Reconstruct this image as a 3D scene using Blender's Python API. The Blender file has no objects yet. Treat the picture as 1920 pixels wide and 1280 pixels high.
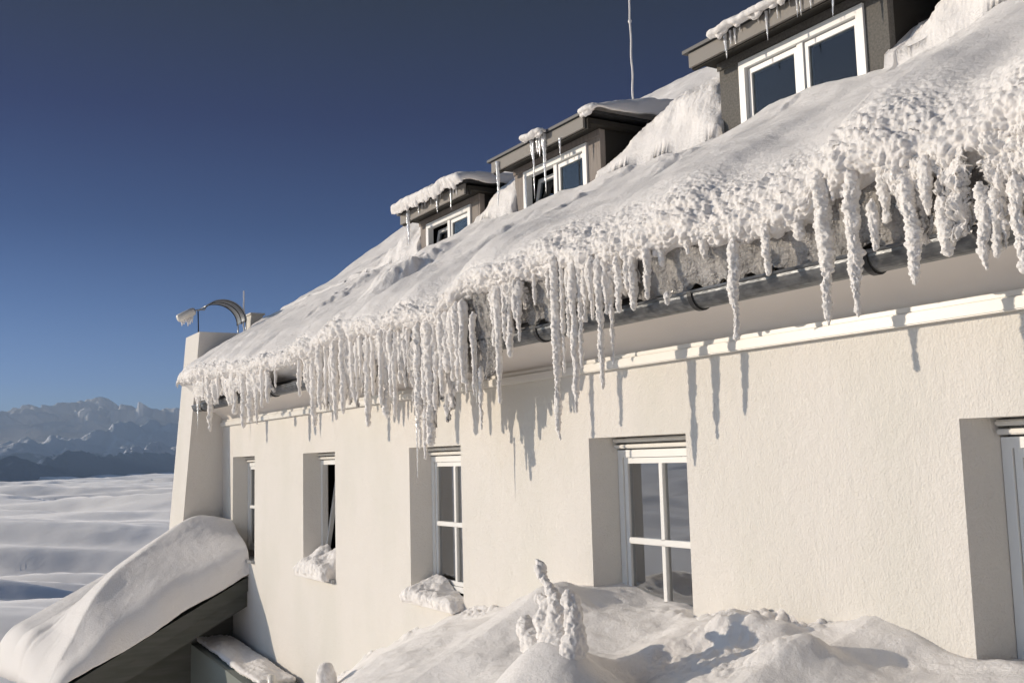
import bpy, bmesh, math, random
import numpy as np
from mathutils import Vector, Matrix
R = math.radians
rnd = random.Random(7)
sc = bpy.context.scene

# ------------------------------------------------------------------ camera
FOC, YAW, PITCH, ROLL = 1938.6, .5404, .1128, -.0261      # pixels of a 1920 wide picture, radians
CAM = np.array([0., -4.5, 0.])
ax = np.array([-math.cos(YAW)*math.cos(PITCH), math.sin(YAW)*math.cos(PITCH), math.sin(PITCH)])
rt = np.array([math.sin(YAW), math.cos(YAW), 0.])
up = np.cross(rt, ax)
rt, up = math.cos(ROLL)*rt+math.sin(ROLL)*up, -math.sin(ROLL)*rt+math.cos(ROLL)*up
cd = bpy.data.cameras.new('camera'); cam = bpy.data.objects.new('camera', cd)
sc.collection.objects.link(cam); sc.camera = cam
cd.sensor_width = 36; cd.lens = FOC/1920*36; cd.clip_start = .05; cd.clip_end = 200000
cam.matrix_world = Matrix(((rt[0], up[0], -ax[0], CAM[0]), (rt[1], up[1], -ax[1], CAM[1]),
                           (rt[2], up[2], -ax[2], CAM[2]), (0, 0, 0, 1)))

# ------------------------------------------------------------------ sun and sky
SUN = Vector((.83, 1.0, -.285)).normalized()               # direction the light travels
el = math.asin(-SUN.z); az = math.atan2(-SUN.x, -SUN.y)   # where the sun stands
w = bpy.data.worlds.new("World"); sc.world = w; w.use_nodes = True
nt = w.node_tree; nt.nodes.clear()
sky = nt.nodes.new('ShaderNodeTexSky'); sky.sky_type = 'NISHITA'; sky.sun_disc = False
sky.sun_elevation = el; sky.sun_rotation = az
sky.altitude = 3500; sky.air_density = 1.0; sky.dust_density = 1.0; sky.ozone_density = 2.5
bg = nt.nodes.new('ShaderNodeBackground'); bg.inputs['Strength'].default_value = .15
wo = nt.nodes.new('ShaderNodeOutputWorld')
# thin mountain air: the sky deepens quickly away from the horizon
tcw = nt.nodes.new('ShaderNodeTexCoord'); sx = nt.nodes.new('ShaderNodeSeparateXYZ'); nt.links.new(tcw.outputs['Generated'], sx.inputs[0])
rp = nt.nodes.new('ShaderNodeValToRGB'); e_ = rp.color_ramp.elements
e_[0].position = 0; e_[0].color = (.56, .53, .55, 1); e_[1].position = .6; e_[1].color = (.09, .063, .072, 1)
for q, c in ((.08, (.32, .34, .46)), (.15, (.19, .23, .34)), (.22, (.082, .122, .22)), (.32, (.048, .050, .132)), (.42, (.094, .067, .078))):
    k = e_.new(q); k.color = (*c, 1)
nt.links.new(sx.outputs['Z'], rp.inputs[0])
ml = nt.nodes.new('ShaderNodeMix'); ml.data_type = 'RGBA'; ml.blend_type = 'MULTIPLY'; ml.inputs[0].default_value = 1
# the deep band stands at right angles to the sun; towards the sun the sky stays bright
dp = nt.nodes.new('ShaderNodeVectorMath'); dp.operation = 'DOT_PRODUCT'; dp.inputs[1].default_value = (-SUN.x, -SUN.y, -SUN.z)
nt.links.new(tcw.outputs['Generated'], dp.inputs[0])
mr = nt.nodes.new('ShaderNodeMapRange'); mr.interpolation_type = 'SMOOTHSTEP'; mr.inputs[1].default_value = .62; mr.inputs[2].default_value = .95
nt.links.new(dp.outputs['Value'], mr.inputs[0])
mb = nt.nodes.new('ShaderNodeMix'); mb.data_type = 'RGBA'; nt.links.new(mr.outputs[0], mb.inputs[0]); nt.links.new(rp.outputs[0], mb.inputs[6]); mb.inputs[7].default_value = (2.2, 1.8, 1.45, 1)
nt.links.new(sky.outputs[0], ml.inputs[6]); nt.links.new(mb.outputs[2], ml.inputs[7])
nt.links.new(ml.outputs[2], bg.inputs[0]); nt.links.new(bg.outputs[0], wo.inputs[0])
sd = bpy.data.lights.new('sun', 'SUN'); sd.energy = 3.0; sd.angle = R(.55); sd.color = (1, .865, .70)
so = bpy.data.objects.new('sun', sd); sc.collection.objects.link(so)
so.rotation_euler = SUN.to_track_quat('-Z', 'Y').to_euler(); so.location = (-20, -30, 20)
sc.view_settings.view_transform = 'Standard'; sc.view_settings.look = 'None'
sc.view_settings.exposure = .47; sc.view_settings.gamma = 1

# ------------------------------------------------------------------ helpers
def ray(x, y):
    d = ax*FOC+rt*(x-960)-up*(y-640); return d/np.linalg.norm(d)
def at(x, y, Y=None, X=None, Z=None):
    d = ray(x, y)
    t = (Y-CAM[1])/d[1] if Y is not None else (X-CAM[0])/d[0] if X is not None else (Z-CAM[2])/d[2]
    return CAM+t*d
def hsh(i, j, k, s):
    i = i.astype(np.int64); j = j.astype(np.int64); k = k.astype(np.int64)
    h = (i*374761393+j*668265263+k*2147483647+s*1274126177) & 0xffffffff
    h = ((h ^ (h >> 13))*1274126177) & 0xffffffff
    h = ((h ^ (h >> 16))*2246822519) & 0xffffffff
    return ((h ^ (h >> 15)) & 0xffffff)/float(0x1000000)
def vnoise(p, s=0):
    f = np.floor(p); t = p-f; t = t*t*t*(t*(t*6-15)+10); r = 0
    for a in (0, 1):
        wa = t[..., 0] if a else 1-t[..., 0]
        for b in (0, 1):
            wb = t[..., 1] if b else 1-t[..., 1]
            for c in (0, 1):
                wc = t[..., 2] if c else 1-t[..., 2]
                r = r+wa*wb*wc*hsh(f[..., 0]+a, f[..., 1]+b, f[..., 2]+c, s)
    return r*2-1
def fbm(p, sc_, o=4, s=0, g=.5):
    r = 0; a = 1; q = p*sc_
    for i in range(o):
        r = r+a*vnoise(q, s+i); q = q*2.03+7.1; a *= g
    return r
def domes(p, cell, s=0, rmin=.35, rmax=.75):
    """cauliflower: height of the highest of randomly placed half-balls, in units of the cell"""
    q = p/cell; f = np.floor(q); best = np.zeros(q.shape[:-1])
    for a in (-1, 0, 1):
        for b in (-1, 0, 1):
            for c in (-1, 0, 1):
                i, j, k = f[..., 0]+a, f[..., 1]+b, f[..., 2]+c
                d = ((q[..., 0]-i-hsh(i, j, k, s))**2+(q[..., 1]-j-hsh(i, j, k, s+11))**2+(q[..., 2]-k-hsh(i, j, k, s+23))**2)
                rr = rmin+(rmax-rmin)*hsh(i, j, k, s+37)
                best = np.maximum(best, np.sqrt(np.maximum(0, rr*rr-d)))
    return best
def sstep(a, b, x):
    t = np.clip((x-a)/(b-a), 0, 1); return t*t*(3-2*t)
def interp(x, pts):
    return np.interp(x, [p[0] for p in pts], [p[1] for p in pts])

def link(o, parent=None):
    sc.collection.objects.link(o)
    if parent is not None: o.parent = parent
    return o
def empty(name, loc=(0, 0, 0), parent=None):
    return link(bpy.data.objects.new(name, None), parent)
def tag(o, label=None, cat=None, group=None, kind=None):
    if label: o['label'] = label
    if cat: o['category'] = cat
    if group: o['group'] = group
    if kind: o['kind'] = kind
    return o
def raw(name, V, F, mat, parent=None, smooth=True):
    V = np.ascontiguousarray(V, dtype=np.float32); F = np.ascontiguousarray(F, dtype=np.int32)
    me = bpy.data.meshes.new(name); n = F.shape[1]
    me.vertices.add(len(V)); me.vertices.foreach_set('co', V.ravel())
    me.loops.add(F.size); me.loops.foreach_set('vertex_index', F.ravel())
    me.polygons.add(len(F)); me.polygons.foreach_set('loop_start', np.arange(0, F.size, n, dtype=np.int32))
    me.polygons.foreach_set('use_smooth', np.full(len(F), smooth))
    me.update(calc_edges=True); me.materials.append(mat)
    return link(bpy.data.objects.new(name, me), parent)
def grid(name, P, mat, parent=None, closed=False, flip=False, smooth=True):
    nu, nv = P.shape[:2]; idx = np.arange(nu*nv).reshape(nu, nv)
    if closed: idx = np.concatenate([idx, idx[:, :1]], 1)
    a, b, c, d = idx[:-1, :-1], idx[1:, :-1], idx[1:, 1:], idx[:-1, 1:]
    F = np.stack([a, d, c, b] if flip else [a, b, c, d], -1).reshape(-1, 4)
    return raw(name, P.reshape(-1, 3), F, mat, parent, smooth)
def gnormals(P, closed=False):
    du = np.gradient(P, axis=0)
    dv = (np.roll(P, -1, 1)-np.roll(P, 1, 1)) if closed else np.gradient(P, axis=1)
    n = np.cross(du, dv); return n/(np.linalg.norm(n, axis=-1, keepdims=True)+1e-12)

class MB:
    """collects boxes, bars and prisms for one mesh"""
    def __init__(s): s.bm = bmesh.new()
    def box(s, x0, x1, y0, y1, z0, z1, bev=0):
        r = bmesh.ops.create_cube(s.bm, size=1)
        for v in r['verts']:
            v.co = Vector(((x0+x1)/2+v.co.x*(x1-x0), (y0+y1)/2+v.co.y*(y1-y0), (z0+z1)/2+v.co.z*(z1-z0)))
        if bev:
            bmesh.ops.bevel(s.bm, geom=list({e for v in r['verts'] for e in v.link_edges}), offset=bev, segments=2, affect='EDGES')
        return s
    def prism(s, pts, axis, a, b):
        """outline pts (u,v) swept between a and b along axis: 'x' -> (y,z), 'y' -> (x,z)"""
        def mk(u, v, t): return (t, u, v) if axis == 'x' else (u, t, v)
        A = [s.bm.verts.new(mk(u, v, a)) for u, v in pts]; B = [s.bm.verts.new(mk(u, v, b)) for u, v in pts]
        n = len(pts); s.bm.faces.new(A[::-1]); s.bm.faces.new(B)
        for i in range(n): s.bm.faces.new((A[i], A[(i+1) % n], B[(i+1) % n], B[i]))
        return s
    def tube(s, pts, r, seg=8):
        pts = [Vector(p) for p in pts]; rings = []
        for i, p in enumerate(pts):
            d = (pts[min(i+1, len(pts)-1)]-pts[max(i-1, 0)]).normalized()
            q = Vector((0, 0, 1)) if abs(d.z) < .9 else Vector((1, 0, 0))
            a = d.cross(q).normalized(); b = d.cross(a); rr = r[i] if isinstance(r, (list, tuple)) else r
            rings.append([s.bm.verts.new(p+a*rr*math.cos(t)+b*rr*math.sin(t)) for t in [2*math.pi*k/seg for k in range(seg)]])
        for A, B in zip(rings, rings[1:]):
            for k in range(seg): s.bm.faces.new((A[k], A[(k+1) % seg], B[(k+1) % seg], B[k]))
        s.bm.faces.new(rings[0][::-1]); s.bm.faces.new(rings[-1]); return s
    def build(s, name, mat, parent=None, smooth=False):
        bmesh.ops.recalc_face_normals(s.bm, faces=s.bm.faces)
        me = bpy.data.meshes.new(name); s.bm.to_mesh(me); s.bm.free(); 
        if mat: me.materials.append(mat)
        if smooth: me.polygons.foreach_set('use_smooth', [True]*len(me.polygons))
        return link(bpy.data.objects.new(name, me), parent)

# ------------------------------------------------------------------ materials
def mat(name, col, rough=.8, spec=.3, bumps=(), var=None, metal=0, trans=0, ior=1.45, sss=0, coord='Object'):
    m = bpy.data.materials.new(name); m.use_nodes = True; n = m.node_tree; b = n.nodes['Principled BSDF']
    b.inputs['Base Color'].default_value = (*col, 1); b.inputs['Roughness'].default_value = rough
    b.inputs['Specular IOR Level'].default_value = spec; b.inputs['Metallic'].default_value = metal
    b.inputs['Transmission Weight'].default_value = trans; b.inputs['IOR'].default_value = ior
    if sss:
        b.inputs['Subsurface Weight'].default_value = sss; b.inputs['Subsurface Radius'].default_value = (.03, .035, .04)
        b.inputs['Subsurface Scale'].default_value = .4
    tc = n.nodes.new('ShaderNodeTexCoord'); prev = None
    for (kind, scale, strength, dist, stretch) in bumps:
        mp = n.nodes.new('ShaderNodeMapping'); mp.inputs['Scale'].default_value = stretch
        n.links.new(tc.outputs[coord], mp.inputs[0])
        if kind == 'n':
            t = n.nodes.new('ShaderNodeTexNoise'); t.inputs['Detail'].default_value = 5; t.inputs['Roughness'].default_value = .62; out = t.outputs[0]
        else:
            t = n.nodes.new('ShaderNodeTexVoronoi'); t.feature = 'SMOOTH_F1'; out = t.outputs[0]
        t.inputs['Scale'].default_value = scale; n.links.new(mp.outputs[0], t.inputs[0])
        bp = n.nodes.new('ShaderNodeBump'); bp.inputs['Strength'].default_value = strength; bp.inputs['Distance'].default_value = dist
        n.links.new(out, bp.inputs['Height'])
        if prev: n.links.new(prev.outputs[0], bp.inputs['Normal'])
        prev = bp
    if prev: n.links.new(prev.outputs[0], b.inputs['Normal'])
    if var:
        scale, c2, lo, hi, stretch = var
        mp = n.nodes.new('ShaderNodeMapping'); mp.inputs['Scale'].default_value = stretch; n.links.new(tc.outputs[coord], mp.inputs[0])
        t = n.nodes.new('ShaderNodeTexNoise'); t.inputs['Scale'].default_value = scale; t.inputs['Detail'].default_value = 6
        n.links.new(mp.outputs[0], t.inputs[0])
        r = n.nodes.new('ShaderNodeValToRGB'); r.color_ramp.elements[0].position = lo; r.color_ramp.elements[1].position = hi
        r.color_ramp.elements[0].color = (*col, 1); r.color_ramp.elements[1].color = (*c2, 1)
        n.links.new(t.outputs[0], r.inputs[0]); n.links.new(r.outputs[0], b.inputs['Base Color'])
    return m
U = (1, 1, 1)
M = dict(
    snow=mat('snow', (.93, .895, .86), .75, .25, [('n', 48, .65, .014, U), ('n', 230, .8, .006, U)]),
    snow_far=mat('snow_far', (.88, .85, .82), .75, .2, [('n', 14, .5, .02, U)]),
    rime=mat('rime', (.94, .905, .865), .7, .3, [('n', 110, .9, .010, U)]),
    ice=mat('ice', (.74, .71, .68), .12, .6, [('n', 26, 1, .03, U), ('v', 75, .8, .010, U)], var=(9, (.50, .48, .46), .4, .65, U), trans=.45, ior=1.31),
    clear_ice=mat('clear_ice', (.93, .94, .95), .12, .5, [('n', 60, .5, .004, U)], trans=.45, ior=1.31),
    plaster=mat('plaster', (.745, .708, .655), .92, .15, [('n', 78, .45, .011, (1, 1, .7)), ('n', 23, .35, .010, (1, 1, .7)), ('v', 105, .3, .008, (1, 1, .8)), ('n', 9, .35, .02, U), ('n', 2.5, .25, .05, U)],
                var=(1.3, (.71, .68, .62), .42, .62, (1, 1, .45))),
    cove=mat('cove', (.78, .73, .68), .85, .2, [('n', 90, .15, .004, U)]),
    white=mat('white_paint', (.74, .71, .655), .35, .5, [('n', 30, .05, .003, U)]),
    frame=mat('window_frame_paint', (.80, .79, .76), .38, .5),
    zinc=mat('zinc', (.20, .205, .21), .38, .5, [('n', 18, .2, .01, (1, 3, 3))], var=(14, (.11, .115, .12), .4, .62, (1, 2, 2)), metal=.75),
    dark_metal=mat('dark_metal', (.03, .03, .032), .45, .4),
    grey_metal=mat('grey_metal', (.35, .36, .37), .35, .5, metal=.7),
    clad_light=mat('cladding_light', (.30, .265, .235), .8, .2, [('n', 30, .2, .004, (1, 1, .1))], var=(40, (.24, .21, .19), .4, .65, (1, 1, .08))),
    clad_dark=mat('cladding_dark', (.16, .15, .135), .8, .2, [('n', 30, .2, .004, (1, 1, .1))], var=(60, (.11, .105, .095), .35, .65, U)),
    timber=mat('dark_timber', (.035, .032, .028), .8, .2, [('n', 20, .3, .004, (.1, 3, 3))]),
    fascia=mat('fascia_board', (.27, .25, .225), .7, .25, [('n', 20, .2, .003, (.1, 3, 3))]),
    green=mat('dark_green_timber', (.085, .088, .076), .75, .25, [('n', 8, .2, .006, (3, .2, 3))], var=(6, (.105, .105, .095), .4, .65, (3, .3, 3))),
    grey_wall=mat('grey_wall', (.22, .24, .22), .9, .1, [('n', 40, .3, .006, U)]),
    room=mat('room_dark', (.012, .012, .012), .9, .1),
    curtain=mat('curtain', (.62, .62, .64), .9, .1),
)
def glass(ior=4.6, nm='window_glass'):
    m = bpy.data.materials.new(nm); m.use_nodes = True; n = m.node_tree; n.nodes.clear()
    o = n.nodes.new('ShaderNodeOutputMaterial'); mx = n.nodes.new('ShaderNodeMixShader')
    tr = n.nodes.new('ShaderNodeBsdfTransparent'); tr.inputs[0].default_value = (.55, .58, .58, 1)
    gl = n.nodes.new('ShaderNodeBsdfGlossy'); gl.inputs['Roughness'].default_value = .015; gl.inputs[0].default_value = (.9, .92, .95, 1)
    fr = n.nodes.new('ShaderNodeFresnel'); fr.inputs[0].default_value = ior
    n.links.new(fr.outputs[0], mx.inputs[0]); n.links.new(tr.outputs[0], mx.inputs[1]); n.links.new(gl.outputs[0], mx.inputs[2])
    n.links.new(mx.outputs[0], o.inputs[0]); return m
M['glass'] = glass(); M['dormer_glass'] = glass(1.5, 'dormer_glass')
def mountain_mat(name, hazy_rock, snowline, amount):
    m = bpy.data.materials.new(name); m.use_nodes = True; n = m.node_tree; b = n.nodes['Principled BSDF']
    b.inputs['Roughness'].default_value = .95; b.inputs['Specular IOR Level'].default_value = .05
    g = n.nodes.new('ShaderNodeNewGeometry'); sp = n.nodes.new('ShaderNodeSeparateXYZ'); n.links.new(g.outputs['Position'], sp.inputs[0])
    t = n.nodes.new('ShaderNodeTexNoise'); t.inputs['Scale'].default_value = .0025; t.inputs['Detail'].default_value = 8
    n.links.new(g.outputs['Position'], t.inputs[0])
    ma = n.nodes.new('ShaderNodeMath'); ma.operation = 'MULTIPLY_ADD'; ma.inputs[1].default_value = 1/amount; ma.inputs[2].default_value = -snowline/amount
    n.links.new(sp.outputs['Z'], ma.inputs[0])
    ad = n.nodes.new('ShaderNodeMath'); ad.operation = 'ADD'; n.links.new(ma.outputs[0], ad.inputs[0]); n.links.new(t.outputs[0], ad.inputs[1])
    r = n.nodes.new('ShaderNodeValToRGB'); r.color_ramp.elements[0].position = .48; r.color_ramp.elements[1].position = .60
    r.color_ramp.elements[0].color = (*hazy_rock, 1); r.color_ramp.elements[1].color = (.75, .76, .78, 1)
    n.links.new(ad.outputs[0], r.inputs[0]); n.links.new(r.outputs[0], b.inputs['Base Color']); return m

# ================================================================== SETTING
SEA = -100.
def cloud_sea():
    na, nr = 560, 520
    th = np.concatenate([np.linspace(-.35, 1.25, 400), np.linspace(1.25, 2*math.pi-.35, na-400+1)[1:]])  # fine where the picture looks
    rr = np.geomspace(60, 70000, nr)
    T, Rr = np.meshgrid(th, rr, indexing='ij')
    X = -np.cos(T)*Rr; Y = np.sin(T)*Rr
    # swells lie across the view: long along (x,y) direction u, short across it
    u = np.array([.62, .78]); A = X*u[0]+Y*u[1]; B = -X*u[1]+Y*u[0]
    warp = fbm(np.stack([A/2600, B/1500, A*0], -1), 1, 3, 5)*260
    p1 = np.stack([A/2300, (B+warp)/560, A*0], -1)
    p2 = np.stack([A/800, (B+warp*.6)/240, A*0+3], -1)
    p3 = np.stack([A/300, B/120, A*0+8], -1); p4 = np.stack([A/1000, (B+warp)/230, A*0+5], -1)
    h = 44*fbm(p1, 1, 2, 1)+58*np.abs(fbm(p4, 1, 2, 33, .4))+20*fbm(p2, 1, 4, 9, .55)+12*np.abs(fbm(p3, 1, 3, 17))*(1-sstep(4000, 9000, Rr))+3.5*fbm(np.stack([A/260, B/45, A*0+2], -1), 1, 3, 71)*(1-sstep(1500, 4000, Rr))-18
    h *= sstep(60, 500, Rr)*.8+.2
    h *= 1-.75*sstep(7000, 30000, Rr)
    Z = SEA+h*.60
    o = grid('sea_of_clouds', np.stack([X, Y, Z], -1), M['cloud'], flip=False)
    tag(o, 'rippled sea of cloud filling the valley below the house', kind='structure')
M['cloud'] = mat('cloud', (.96, .925, .89), 1, 0, [('n', .006, .3, 6, (1, 1, 1))]); M['cloud'].node_tree.nodes['Principled BSDF'].inputs['Sheen Weight'].default_value = .8; M['cloud'].node_tree.nodes['Principled BSDF'].inputs['Sheen Roughness'].default_value = .6
cloud_sea()

def ridge(name, pts, dist, depth, mt, seed, rough, base=-160, label=None, n=760, m=120):
    """a mountain range: silhouette pts (pixel x, elevation in pixels over the horizon) set at its own distance in metres"""
    xs = np.linspace(pts[0][0], pts[-1][0], n)
    elp = interp(xs, pts); d = np.interp(xs, [q[0] for q in dist], [q[1] for q in dist])
    P = np.zeros((n, m, 3))
    for i in range(n):
        v = ray(xs[i], 700); a = math.atan2(v[1], -v[0]); D = d[i]
        H = elp[i]/FOC*D
        for j in range(m):
            t = j/(m-1); s = t*2-1              # front foot .. crest .. back foot
            rr = D+s*depth; prof = (1-abs(s))**1.15
            P[i, j] = (-math.cos(a)*rr, -4.5+math.sin(a)*rr, base+(H-base)*prof)
    q = P.copy(); env = ((P[..., 2]-base)/(P[..., 2].max()-base))
    r1 = 1-np.abs(fbm(q/ (depth*.55), 1, 5, seed)); r2 = fbm(q/(depth*.16), 1, 4, seed+5)
    r3 = 1-np.abs(fbm(q/(depth*.2), 1, 4, seed+9)); P[..., 2] += rough*(r1-.75)*env**.7*1.1+rough*.18*r2*env**.5+rough*.55*(r3-.75)*env**.7
    o = grid(name, P, mt, flip=False)
    tag(o, label, kind='structure'); return o
M['range_near'] = mountain_mat('haze_tinted_ridge', (.12, .16, .24), 240, 160)  # blue of distance haze is partly painted into all three ridge colours
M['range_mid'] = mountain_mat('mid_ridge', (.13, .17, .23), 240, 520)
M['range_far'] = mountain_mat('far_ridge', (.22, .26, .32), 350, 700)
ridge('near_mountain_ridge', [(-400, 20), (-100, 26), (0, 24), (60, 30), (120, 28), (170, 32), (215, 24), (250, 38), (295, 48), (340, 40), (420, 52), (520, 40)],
      [(-400, 9500), (0, 11500), (150, 14500), (340, 20000), (520, 23000)], 2600, M['range_near'], 3, 190, label='forested mountain ridge, coloured haze blue, rising from the cloud')
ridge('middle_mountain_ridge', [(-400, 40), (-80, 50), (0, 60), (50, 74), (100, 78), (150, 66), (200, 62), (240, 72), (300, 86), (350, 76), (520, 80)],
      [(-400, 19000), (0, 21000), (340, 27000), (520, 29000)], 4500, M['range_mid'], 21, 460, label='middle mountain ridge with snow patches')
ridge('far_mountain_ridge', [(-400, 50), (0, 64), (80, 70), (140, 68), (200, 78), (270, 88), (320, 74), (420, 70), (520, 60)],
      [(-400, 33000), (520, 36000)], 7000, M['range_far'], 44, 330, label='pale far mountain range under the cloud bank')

def cloud_bank():
    n, m = 700, 70; xs = np.linspace(-500, 640, n); P = np.zeros((n, m, 3))
    topl = [(-500, 88), (-60, 92), (20, 90), (70, 99), (110, 94), (150, 99), (200, 104), (235, 99), (290, 101), (330, 94), (400, 96), (640, 90)]
    botl = [(-500, 50), (640, 50)]
    D = 28500.
    for i, x in enumerate(xs):
        v = ray(x, 700); a = math.atan2(v[1], -v[0]); T = interp(x, topl)/FOC*D; B = interp(x, botl)/FOC*D
        for j in range(m):
            t = j/(m-1)*2*math.pi; c, s_ = math.cos(t), math.sin(t); rr = D-1500*c
            P[i, j] = (-math.cos(a)*rr, math.sin(a)*rr, (T+B)/2+(T-B)/2*s_)
    q = P.copy(); f = fbm(q*[1, 1, 1.6]/1500, 1, 5, 60, .55)
    P[..., 2] += 260*np.maximum(-.3, f)*(P[..., 2] > 1150)+50*f+70*fbm(q/420, 1, 3, 66); g2 = np.abs(fbm(q/800, 1, 4, 81)); P[..., 0] += 380*f+500*g2; P[..., 1] -= 200*f+240*g2; P[..., 2] += 70*(g2-.4)*(P[..., 2] > 1100)
    mc = bpy.data.materials.new('thin_cloud'); mc.use_nodes = True; nn = mc.node_tree; nn.nodes.clear()
    oo = nn.nodes.new('ShaderNodeOutputMaterial'); ad = nn.nodes.new('ShaderNodeMixShader'); ad.inputs[0].default_value = .5
    df = nn.nodes.new('ShaderNodeBsdfDiffuse'); tl = nn.nodes.new('ShaderNodeBsdfTranslucent')
    for z in (df, tl): z.inputs[0].default_value = (.97, .95, .93, 1)
    nn.links.new(df.outputs[0], ad.inputs[1]); nn.links.new(tl.outputs[0], ad.inputs[2]); nn.links.new(ad.outputs[0], oo.inputs[0])
    tag(grid('cloud_bank', P, mc, closed=True), 'long bank of cloud lying on the far mountain tops', 'cloud', kind='stuff')
cloud_bank()

def haze():
    H = MB().box(-42000, 5000, -30000, 42000, -180, 1950).build('haze', None)
    m = bpy.data.materials.new('haze'); m.use_nodes = True; n = m.node_tree; n.nodes.clear()
    v = n.nodes.new('ShaderNodeVolumePrincipled'); v.inputs['Color'].default_value = (.50, .70, 1.0, 1); v.inputs['Density'].default_value = 3.4e-5; v.inputs['Anisotropy'].default_value = .1
    o = n.nodes.new('ShaderNodeOutputMaterial'); n.links.new(v.outputs[0], o.inputs['Volume']); H.data.materials.append(m)
    tag(H, 'thin blue mountain air between the house and the far ranges', kind='stuff')

def terrain():
    xs = np.linspace(-60, 25, 120); ys = np.linspace(-45, 20, 90); X, Y = np.meshgrid(xs, ys, indexing='ij')
    d = np.maximum(0, np.maximum(np.maximum(-20-X, X-12), np.maximum(-7-Y, Y-14)))
    Z = -7.0-1.1*d+.5*fbm(np.stack([X, Y, X*0], -1), .12, 4, 3)
    tag(grid('snow_ground', np.stack([X, Y, Z], -1), M['snow_far']), 'snowy hilltop ground under the house', kind='structure')
terrain()

# ================================================================== THE HOUSE
WX0, SP, WW, ZT, ZB, REV, SPL = -3.249, 3.167, 1.113, .138, -1.36, .21, .07
house = empty('mountain_house')
tag(house, 'long white plastered mountain house with icicles along its eave and three dormers', 'house')
holes = [(WX0-SP*i, WX0-SP*i+WW) for i in range(-1, 5)]
def wall():
    xs = sorted([-17.2, 6]+[v for h in holes for v in h]); zs = [-9, ZB, ZT, .72]
    bm = bmesh.new()
    def q(*p): bm.faces.new([bm.verts.new(v) for v in p])
    for i in range(len(xs)-1):
        for j in range(3):
            if j == 1 and any(abs(xs[i]-h[0]) < 1e-6 for h in holes): continue
            q((xs[i], 0, zs[j]), (xs[i+1], 0, zs[j]), (xs[i+1], 0, zs[j+1]), (xs[i], 0, zs[j+1]))
    for a, b in holes:
        y1 = REV+.10; c, d = a+SPL, b-SPL
        q((a, 0, ZB), (a, 0, ZT), (c, REV, ZT), (c, REV, ZB)); q((b, 0, ZT), (b, 0, ZB), (d, REV, ZB), (d, REV, ZT))
        q((c, REV, ZB), (c, REV, ZT), (c, y1, ZT), (c, y1, ZB)); q((d, REV, ZT), (d, REV, ZB), (d, y1, ZB), (d, y1, ZT))
        q((a, 0, ZT), (b, 0, ZT), (d, REV, ZT), (c, REV, ZT)); q((b, 0, ZB), (a, 0, ZB), (c, REV, ZB), (d, REV, ZB))
        q((c, REV, ZT), (d, REV, ZT), (d, y1, ZT), (c, y1, ZT)); q((d, REV, ZB), (c, REV, ZB), (c, y1, ZB), (d, y1, ZB))
    for s in ((6, 0), (-17.2, 0)):
        q((s[0], 0, -9), (s[0], 8, -9), (s[0], 8, .72), (s[0], 0, .72))
    q((6, 8, -9), (-17.2, 8, -9), (-17.2, 8, .72), (6, 8, .72))
    bmesh.ops.remove_doubles(bm, verts=bm.verts, dist=1e-5)
    me = bpy.data.meshes.new('wall'); bm.to_mesh(me); bm.free(); me.materials.append(M['plaster'])
    link(bpy.data.objects.new('wall', me), house)
wall()
MB().box(-16.45, 6, -.055, .001, .625, .688, .006).box(-16.45, 6, -.035, .001, .690, .722, .004).build('cornice', M['white'], house)
# cove from the cornice out to the gutter, quarter curve
cv = []
for k in range(17):
    t = k/16*math.pi/2; cv.append((-.44+.44*math.cos(t), .70+.20*math.sin(t)))
P = np.array([[(x, y, z) for (y, z) in cv] for x in (-16.5, 6)]); grid('cove', P, M['cove'], house, flip=True)
# roof slab under the snow
MB().prism([(-.44, .90), (-.44, .98), (4.0, 4.25), (8.2, 1.1), (8.0, .9)], 'x', -16.6, 6).build('roof', M['dark_metal'], house)
# gutter: half round, with rim bead
g = []
for k in range(13):
    t = math.pi+k/12*math.pi; g.append((-.455+.082*math.cos(t), .937+.094*math.sin(t)))
gi = [(y*.96-.455*.04, z*.96+.935*.04) for y, z in g[::-1]]
gut = MB().prism(g+gi, 'x', -16.3, 6).tube([(-16.3, -.535, .937), (6, -.535, .937)], .011, 8).build('gutter', M['zinc'], house)
for px, py in ((1311, 582), (1640, 519), (1018, 635), (515, 732), (383, 758), (700, 700)):
    x = at(px, py, Y=-.47)[0]; b = MB()
    pts = [(-.455+.092*math.cos(math.pi+k/12*math.pi), .940+.108*math.sin(math.pi+k/12*math.pi)) for k in range(13)]
    pin = [(-.455+.082*math.cos(math.pi+k/12*math.pi), .940+.098*math.sin(math.pi+k/12*math.pi)) for k in range(13)][::-1]
    b.prism(pts+pin, 'x', x-.018, x+.018); b.build('gutter_bracket', M['dark_metal'], gut)

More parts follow.
